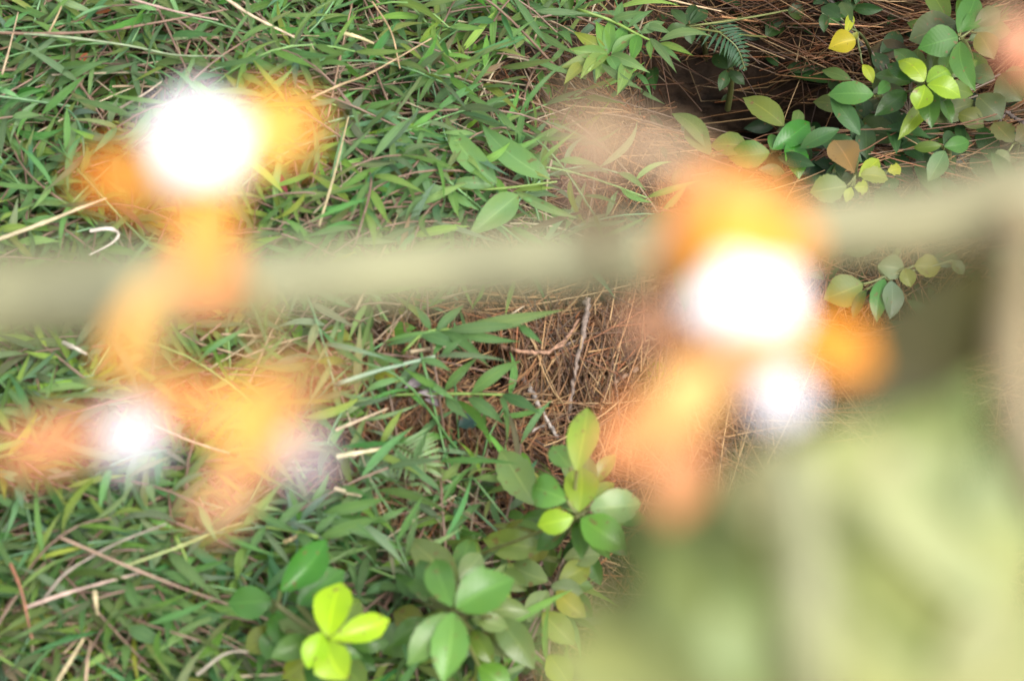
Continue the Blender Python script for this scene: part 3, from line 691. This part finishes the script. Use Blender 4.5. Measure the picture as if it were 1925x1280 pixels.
# dry stalks lying on the grass: each one a thing
def stalk(label, px, w, col, dz=.07):
    pts = spline([G(u, v, dz + .004 * sin(i * 2.)) for i, (u, v) in enumerate(px)], 18)
    b_ = Bin(); r = w * PX * 1.33 / 2
    o_ = pts[0].copy()
    rr = np.linspace(r, r * .55, len(pts)); rr[len(pts) // 3] *= 1.35; rr[2 * len(pts) // 3] *= 1.3
    b_.tube(pts - o_, rr, alb(col), 6)
    o = b_.build("dry_grass_stalk", M_STRAW)
    o.location = tuple(o_)
    tag(o, label, "dry stalk", "dry grass stalks lying over the grass")
TN = (214, 190, 158); PK = (190, 160, 146); GY = (160, 146, 130)
for lab, px, w_, c in [
    ("thick tan stalk slanting in from the top edge left of centre", [(400, -20), (470, 28), (556, 72)], 7, TN),
    ("thin pinkish stalk running from the top edge towards the thick tan stalk", [(236, -4), (330, 22), (410, 38)], 5, PK),
    ("long tan stalk coming in from the left edge under the top left blossom", [(-20, 456), (80, 420), (150, 392), (200, 374)], 8, (206, 188, 150)),
    ("white curled dead blade hooked like a claw left of the peach blossom tube", [(170, 434), (205, 430), (223, 440), (208, 458), (168, 478)], 7, (228, 214, 200)),
    ("upright thin straw right of the top left blossom", [(600, 424), (628, 330), (655, 220)], 5, (190, 174, 130)),
    ("slanting tan straw above the right tip of the top left blossom", [(586, 184), (640, 160), (700, 136), (811, 73)], 5, (186, 160, 120)),
    ("pale flattened straw by the top edge left of the middle", [(640, 62), (672, 70), (702, 82)], 8, (216, 200, 150)),
    ("short white straw tip below the left end of the blurred stem", [(120, 645), (142, 655), (162, 666)], 8, (214, 204, 186)),
    ("tan straw across the blossom at lower left", [(290, 800), (360, 830), (430, 852)], 5, (206, 176, 148)),
    ("tan straw right of the lower left blossoms", [(632, 808), (670, 792), (728, 768)], 6, TN),
    ("cream flattened straw under the tan one, right of the lower left blossoms", [(634, 858), (680, 850), (726, 842)], 9, (220, 208, 164)),
    ("long pinkish stalk rising to the right in the lower left corner", [(46, 1142), (120, 1116), (190, 1096), (264, 1076)], 7, (200, 172, 156)),
    ("grey bent stalk joining the long pinkish one in the lower left corner", [(84, 1124), (120, 1080), (167, 1049), (230, 1016), (313, 984)], 6, GY),
    ("olive stalk running up to the peach petal at lower left", [(240, 1062), (340, 1026), (420, 994), (490, 974)], 6, (158, 170, 104)),
    ("brownish stalk slanting down to the glossy lime leaved sapling", [(110, 1008), (230, 1060), (340, 1104), (430, 1136), (506, 1165)], 6, (168, 140, 118)),
    ("cream straw at the bottom edge near the lower left corner", [(108, 1280), (130, 1245), (157, 1200)], 8, (200, 184, 140)),
    ("stubby upright cream straw end in the lower left grass", [(178, 1112), (180, 1130), (183, 1154)], 9, (206, 190, 146)),
    ("grey crooked stalk at the bottom left of the lime sapling", [(370, 1268), (430, 1226), (500, 1228)], 6, (170, 160, 140)),
    ("short tan straw stub left of the dark glossy leaf", [(535, 1018), (550, 1012), (562, 1004)], 8, (214, 190, 140)),
    ("reddish stalk running down the lower left edge", [(20, 1060), (40, 1110), (60, 1200)], 6, (168, 112, 84)),
    ("upright brown stalk in the bottom left corner", [(160, 1290), (165, 1240), (170, 1206)], 6, (176, 150, 120)),
    ("straw sticking out on the right of the lower peach petal", [(630, 918), (654, 926), (678, 932)], 8, (214, 196, 160)),
    ("tan straw in the grass under the middle of the blurred stem", [(768, 662), (830, 652), (910, 640)], 7, (206, 184, 150)),
    ("thin straw stub rising at the left of the pine heap", [(932, 614), (960, 592), (985, 576)], 4, (210, 190, 160)),
    ("vertical tan stalk at the upper left edge", [(4, 140), (18, 90), (34, 24)], 5, (186, 164, 130)),
    ("thin brown stalk at the top left crossing downwards", [(92, 62), (108, 30), (124, -6)], 5, (170, 150, 110)),
    ("long brown stalk stretching in from the left edge near the top", [(-10, 62), (90, 64), (200, 58), (300, 42), (420, 20)], 6, (146, 116, 96)),
    ("greyish green stalk along the upper left grass", [(-10, 60), (120, 70), (240, 86), (330, 104), (420, 106)], 5, (150, 166, 128)),
    ("forked straw above the blossom at upper left", [(222, 206), (270, 178), (304, 154)], 5, (190, 172, 150)),
    ("tan stalk crossing the grass beside the top edge", [(700, 4), (735, 60), (752, 130)], 4, (180, 150, 110)),
    ("bundle-end straw at the top edge above the hollow, upper pale one", [(1235, -6), (1300, 10), (1356, 22)], 5, (200, 172, 134)),
    ("tan long straw crossing above the dark hollow", [(1355, 32), (1450, 44), (1560, 46), (1660, 52)], 5, (190, 140, 96)),
    ("reddish straw crossing the hollow below the yellow leaf", [(1470, 104), (1520, 106), (1575, 106)], 4, (180, 130, 92)),
    ("second reddish straw under the yellow leaf, tilted up", [(1468, 122), (1520, 112), (1580, 104)], 4, (170, 122, 86))]:
    stalk(lab, px, w_, c)

# odd leaves lying about
def loose(name, label, cat, a, b2, w_, c, dz=.02, mat=None, **k):
    B = G(a[0], a[1], dz); T = G(b2[0], b2[1], dz)
    lb = Bin(); lb.grid(leaf_pts(B, T, w_ * PX * 1.36, (rng.normal(0, .3), -.3, 1), nu=18, nv=7, **k) - B, alb(c))
    o = lb.build(name, mat or M_BROAD); o.location = tuple(B); tag(o, label, cat)
loose("dead_leaf", "silvery grey dead leaf on the brown needles near the right edge", "dead leaf", (1795, 312), (1828, 282), 18, (176, 176, 180))
loose("dead_leaf", "pink shrivelled leaf tip in the grass right of the top left blossom", "dead leaf", (540, 362), (520, 322), 14, (176, 80, 96), dz=.05)
loose("fallen_leaf", "dark bluish green leaf lying in the pit below the grass shoot", "leaf", (862, 802), (898, 786), 30, (52, 84, 78), dz=.03)
loose("dead_leaf", "orange brown dead leaf scrap near the top edge at left", "dead leaf", (180, 26), (210, 20), 10, (170, 100, 60), dz=.05)
loose("dead_leaf", "rust coloured dead leaf in the upper left grass", "dead leaf", (152, 120), (164, 100), 12, (176, 96, 66), dz=.045)
for i, (a, c_, w2, cc, lb_) in enumerate([((760, 730), (800, 720), 18, (150, 136, 140), "upper shrivelled grey lilac leaf beside the leafy shoot"), ((785, 738), (836, 744), 16, (164, 150, 156), "lower shrivelled grey lilac leaf at the base of the leafy shoot"), ((798, 750), (830, 762), 12, (130, 116, 120), "smallest curled grey leaf under the leafy shoot")]):
    loose("shrivelled_leaf", lb_, "dead leaf", a, c_, w2, cc, dz=.035, mat=M_STRAW, fold=.9, wave=.5, arch=.2)

# ------------------------------------------------------------ the flowering plant close to the lens
FP_BASE = np.array([.36, .16, float(H(.36, .16))])
fp = thing("flowering_plant", FP_BASE, "tall blurred plant with a pale level stem bearing orange blossoms with painted white glints", "flowering plant")
st = Bin()
lev = [Q(-420, 580, .262), Q(-150, 566, .262), Q(100, 552, .262), Q(330, 538, .262), Q(600, 520, .262), Q(850, 504, .26), Q(1100, 486, .258), Q(1350, 458, .256),
       Q(1600, 430, .254), Q(1780, 408, .252), Q(1925, 372, .25), Q(2080, 330, .25)]
sp_ = spline(lev, 88)
rad = np.interp(np.linspace(0, 1, len(sp_)), [0, .2, .3, .5, .75, .9, 1], [.0072, .0070, .0052, .0051, .0053, .0062, .007])
n_ = len(sp_)
left = alb((160, 156, 108), .62); right = alb((204, 204, 156), .72)
cut = int(n_ * .24)
st.tube(sp_[:cut + 1], rad[:cut + 1], left, 12, left * .6 + right * .4)
st.tube(sp_[cut:], rad[cut:], left * .6 + right * .4 if False else right, 12, alb((196, 188, 142), .66))
st.build("side_branch", M_STEM, fp)
stk = Bin()
main = spline([FP_BASE - [0, 0, .02], FP_BASE + [0, .05, .3], FP_BASE + [-.10, .12, .60], Q(2120, 700, .27), Q(2085, 330, .25), Q(2060, -200, .24), Q(2040, -600, .25)], 70)
stk.tube(main, np.interp(np.linspace(0, 1, len(main)), [0, .5, 1], [.008, .0055, .003]), alb((170, 160, 116)), 12)
stk.build("main_stem", M_STEM, fp)
# brown hanging twig at the right
hp = spline([Q(1905, 380, .25), Q(1912, 480, .24), Q(1908, 640, .225), Q(1925, 800, .22), Q(1990, 960, .22)], 30)
hb = Bin(); hb.tube(hp, np.linspace(.0034, .0026, len(hp)), alb((176, 158, 118), .85), 10)
hb.build("side_shoot", M_STEM, fp)

def ball_pts(c, rx, ry, rz, seed, nu=22, nv=26, lump=.12):
    """rounded lobed body: axes along the camera-right, camera-up and view direction"""
    r_ = np.random.default_rng(seed); ph = r_.uniform(0, 6.28, 3)
    ex = np.array([1, 0, 0]); ey = np.array([0, CT, ST]); ez = np.array([0, -ST, CT])
    th = np.linspace(.001, pi - .001, nu)[:, None]; fi = np.linspace(0, 2 * pi, nv, endpoint=False)[None]
    q = 1 + lump * np.cos(5 * fi + ph[0]) * np.sin(th) + lump * .5 * np.cos(3 * th + ph[1])
    x = rx * np.sin(th) * np.cos(fi) * q; y = ry * np.sin(th) * np.sin(fi) * q; z = rz * np.cos(th) * np.ones_like(fi) * q
    return np.asarray(c) + x[..., None] * ex + y[..., None] * ey + z[..., None] * ez

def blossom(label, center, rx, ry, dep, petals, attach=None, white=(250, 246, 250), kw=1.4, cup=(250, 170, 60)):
    """center blob, near white where it paints in a highlight (px, px radii), and petals: (bu, bv, tu, tv, w px, colour, depth, opts)"""
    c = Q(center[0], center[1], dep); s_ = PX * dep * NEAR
    b_ = Bin(); b_.grid(ball_pts(c, rx * s_, ry * s_, min(rx, ry) * s_ * .7, int(center[0])), alb(white, kw), closed=True)  # near-white balls are highlights painted as solid bodies
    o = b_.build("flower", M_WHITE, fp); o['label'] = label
    loc = fp['org']
    h = {'org': loc, 'obj': o.name}
    for pt in petals:          # petals around the pale middle
        bu, bv, tu, tv, wd, cc, dp = pt[:7]; op = pt[7] if len(pt) > 7 else {}
        pb = Bin()
        g_ = leaf_pts(Q(bu, bv, dp), Q(tu, tv, dp * op.get('tip', 1.0)), wd * 1.3 * PX * dp * NEAR, nz([0, -ST, CT]), op.get('s', 'round'), op.get('arch', .08), op.get('fold', .12), .06, 18, 9, op.get('roll', 0.), 0., op.get('bend', 0))
        cl = alb(cc, op.get('k', 1)); c2 = alb(op['c2'], op.get('k', 1)) if 'c2' in op else None
        pb.grid(g_, cl, c2)
        pb.build("petal", M_PETAL, h)
    if attach is not None:
        pb = Bin(); a0 = Q(*attach)
        back = c - np.array([0, -ST, CT]) * .002
        pb.tube(bez(a0, (a0 + back) / 2, back, 8), .0011, alb((226, 190, 120)), 7); pb.build("flower_stalk", M_STEM, h)
    return h

OR = (255, 160, 46); YO = (255, 186, 70); PE = (250, 180, 124); DO = (240, 130, 30)
blossom("top left blossom with a large painted white glint", (372, 268), 98, 92, .215, [
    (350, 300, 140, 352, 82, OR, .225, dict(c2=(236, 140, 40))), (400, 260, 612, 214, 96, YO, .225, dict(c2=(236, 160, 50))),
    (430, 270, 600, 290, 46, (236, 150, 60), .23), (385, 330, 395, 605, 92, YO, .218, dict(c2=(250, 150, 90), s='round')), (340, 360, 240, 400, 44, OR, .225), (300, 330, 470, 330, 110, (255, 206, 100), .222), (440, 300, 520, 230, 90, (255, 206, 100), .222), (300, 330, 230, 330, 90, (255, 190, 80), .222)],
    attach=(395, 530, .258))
blossom("lower left blossom with a small painted lilac white glint", (246, 822), 50, 54, .20, [
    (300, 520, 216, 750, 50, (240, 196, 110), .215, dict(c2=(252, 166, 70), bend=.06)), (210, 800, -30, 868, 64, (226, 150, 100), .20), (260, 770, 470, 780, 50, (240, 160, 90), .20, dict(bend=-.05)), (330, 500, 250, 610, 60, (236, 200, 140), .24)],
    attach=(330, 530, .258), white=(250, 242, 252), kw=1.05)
blossom("lower middle blossom with a painted pinkish glint", (568, 862), 42, 46, .19, [
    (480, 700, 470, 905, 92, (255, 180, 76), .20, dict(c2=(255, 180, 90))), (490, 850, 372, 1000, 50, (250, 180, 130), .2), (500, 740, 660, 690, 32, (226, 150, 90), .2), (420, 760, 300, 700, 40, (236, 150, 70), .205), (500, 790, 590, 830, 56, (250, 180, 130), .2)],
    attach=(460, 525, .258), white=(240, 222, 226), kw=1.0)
blossom("large right blossom with a broad painted white glint", (1402, 570), 106, 84, .212, [
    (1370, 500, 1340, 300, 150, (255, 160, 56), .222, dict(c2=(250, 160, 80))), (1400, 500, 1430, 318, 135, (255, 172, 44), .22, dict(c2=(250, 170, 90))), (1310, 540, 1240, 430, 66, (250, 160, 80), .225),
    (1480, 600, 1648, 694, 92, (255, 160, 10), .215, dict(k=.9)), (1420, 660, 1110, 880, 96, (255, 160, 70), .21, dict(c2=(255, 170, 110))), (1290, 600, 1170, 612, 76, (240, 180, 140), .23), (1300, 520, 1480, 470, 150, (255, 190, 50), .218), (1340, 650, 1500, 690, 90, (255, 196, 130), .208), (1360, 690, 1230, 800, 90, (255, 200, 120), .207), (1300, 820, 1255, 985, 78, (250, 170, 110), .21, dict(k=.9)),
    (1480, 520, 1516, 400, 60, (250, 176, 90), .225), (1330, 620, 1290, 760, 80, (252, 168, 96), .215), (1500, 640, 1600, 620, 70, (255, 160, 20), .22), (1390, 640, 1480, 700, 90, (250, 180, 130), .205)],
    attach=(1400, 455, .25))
blossom("small painted white glint under the large right blossom", (1467, 750), 52, 52, .20, [(1440, 700, 1400, 640, 70, (250, 180, 140), .205)], attach=(1410, 600, .212), white=(250, 246, 254), kw=1.4)
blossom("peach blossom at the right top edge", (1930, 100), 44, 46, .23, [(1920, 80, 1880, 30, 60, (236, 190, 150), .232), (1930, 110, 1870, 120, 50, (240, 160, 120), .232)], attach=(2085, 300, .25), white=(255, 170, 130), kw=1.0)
# withered tan sprig above the stem
wb = Bin()
wb.tube(spline([Q(1130, 480, .245), Q(1118, 400, .21), Q(1108, 300, .19), Q(1085, 180, .185)], 20), .0017, alb((196, 170, 132)), 8)
wb.tube(spline([Q(1108, 270, .19), Q(1190, 262, .19), Q(1310, 312, .195)], 14), .0019, alb((190, 162, 126)), 8)
wb.tube(spline([Q(1120, 380, .2), Q(1090, 330, .19), Q(1060, 230, .187)], 14), .0009, alb((216, 180, 160)), 8)
wo = wb.build("withered_sprig", M_STEM, fp)
wh = {'org': fp['org'], 'obj': wo.name}
for (a, c_, w2) in [((1112, 310), (1078, 165), 90), ((1170, 262), (1280, 306), 74), ((1120, 250), (1180, 275), 60)]:
    pb = Bin(); pb.grid(leaf_pts(Q(*a, .189), Q(*c_, .187), w2 * PX * .19 * NEAR, nz([0, -ST, CT]), 'elliptic', .1, .3, .1, 12, 7), alb((206, 176, 146), .95)); pb.build("petal", M_PETAL, wh)

# ------------------------------------------------------------ leafy shoot in the lower right, close to the lens
LB = np.array([.22, .10, float(H(.22, .10))])
lp = thing("broad_leaved_stalk", LB, "blurred leafy stalk with broad pale green leaves filling the lower right", "plant")
sb = Bin()
ms = spline([LB - [0, 0, .02], LB + [0, 0, .35], LB + [-.07, .03, .62], Q(1560, 1700, .235), Q(1530, 1350, .2), Q(1505, 1000, .195), Q(1480, 840, .195)], 60)
sb.tube(ms, np.interp(np.linspace(0, 1, len(ms)), [0, .6, 1], [.006, .0038, .0026]), alb((182, 184, 130), .68), 10)
sb.build("stem", M_STEM, lp)
def bigleaf(a, c_, wd, col, d0, d1=None, **k):
    d1 = d1 or d0
    o = dict(shape='elliptic', arch=.05, fold=.18, wave=.08, roll=0., bend=0.); o.update(k)
    lb = Bin()
    lb.grid(leaf_pts(Q(a[0], a[1], d0), Q(c_[0], c_[1], d1), wd * PX * NEAR * (d0 + d1) / 2, nz([0, -ST, CT]), nu=24, nv=11, **o), alb(np.array(col) * .9 + np.array([168, 184, 140]) * .1 if sum(col) > 300 else col, .74) * np.array([1.0, 1, .95]))
    lb.build("leaf", M_BROAD, lp)
bigleaf((1500, 1400), (1790, 800), 330, (190, 206, 138), .22, .225, roll=.1)
bigleaf((1530, 1300), (1960, 1000), 300, (190, 200, 130), .215, .22)
bigleaf((1540, 1420), (2080, 1180), 330, (180, 186, 120), .22, .225)
bigleaf((1500, 1020), (1440, 820), 200, (206, 204, 158), .215, .22)
bigleaf((1500, 1080), (1120, 1010), 210, (116, 142, 70), .235, .245)
bigleaf((1500, 1400), (1230, 1010), 250, (160, 184, 112), .22, .225)
bigleaf((1450, 1420), (1010, 1210), 220, (186, 200, 130), .215, .22)
bigleaf((1400, 1300), (1360, 1130), 110, (190, 212, 150), .2, .2)
bigleaf((1860, 1150), (1925, 720), 170, (184, 204, 138), .22, .225)
bigleaf((1560, 1040), (1850, 690), 190, (150, 176, 104), .232, .24)
bigleaf((1700, 920), (1480, 800), 120, (160, 170, 100), .24, .24)
bigleaf((1560, 770), (1930, 500), 200, (74, 72, 18), .22, .235)  # shaded leaf in the gap, its shade painted as dark olive
bigleaf((1500, 1180), (1190, 920), 230, (150, 170, 104), .235, .24)
bigleaf((1480, 1330), (1060, 1120), 190, (172, 188, 120), .23, .235)
bigleaf((1480, 930), (1660, 800), 120, (186, 196, 130), .21, .215)
bigleaf((1600, 880), (1900, 1160), 110, (204, 216, 164), .212, .214)
bigleaf((1560, 1010), (1800, 1290), 90, (160, 176, 100), .214, .216)
bigleaf((1440, 980), (1440, 1120), 60, (104, 116, 50), .212, .214)
bigleaf((1560, 900), (1720, 850), 70, (216, 212, 170), .214, .214)
bigleaf((1900, 1120), (1760, 1300), 120, (196, 202, 150), .214, .214)
bigleaf((1480, 1120), (1250, 880), 190, (156, 176, 108), .225, .23)
bigleaf((1560, 960), (1780, 760), 150, (160, 180, 108), .222, .228)
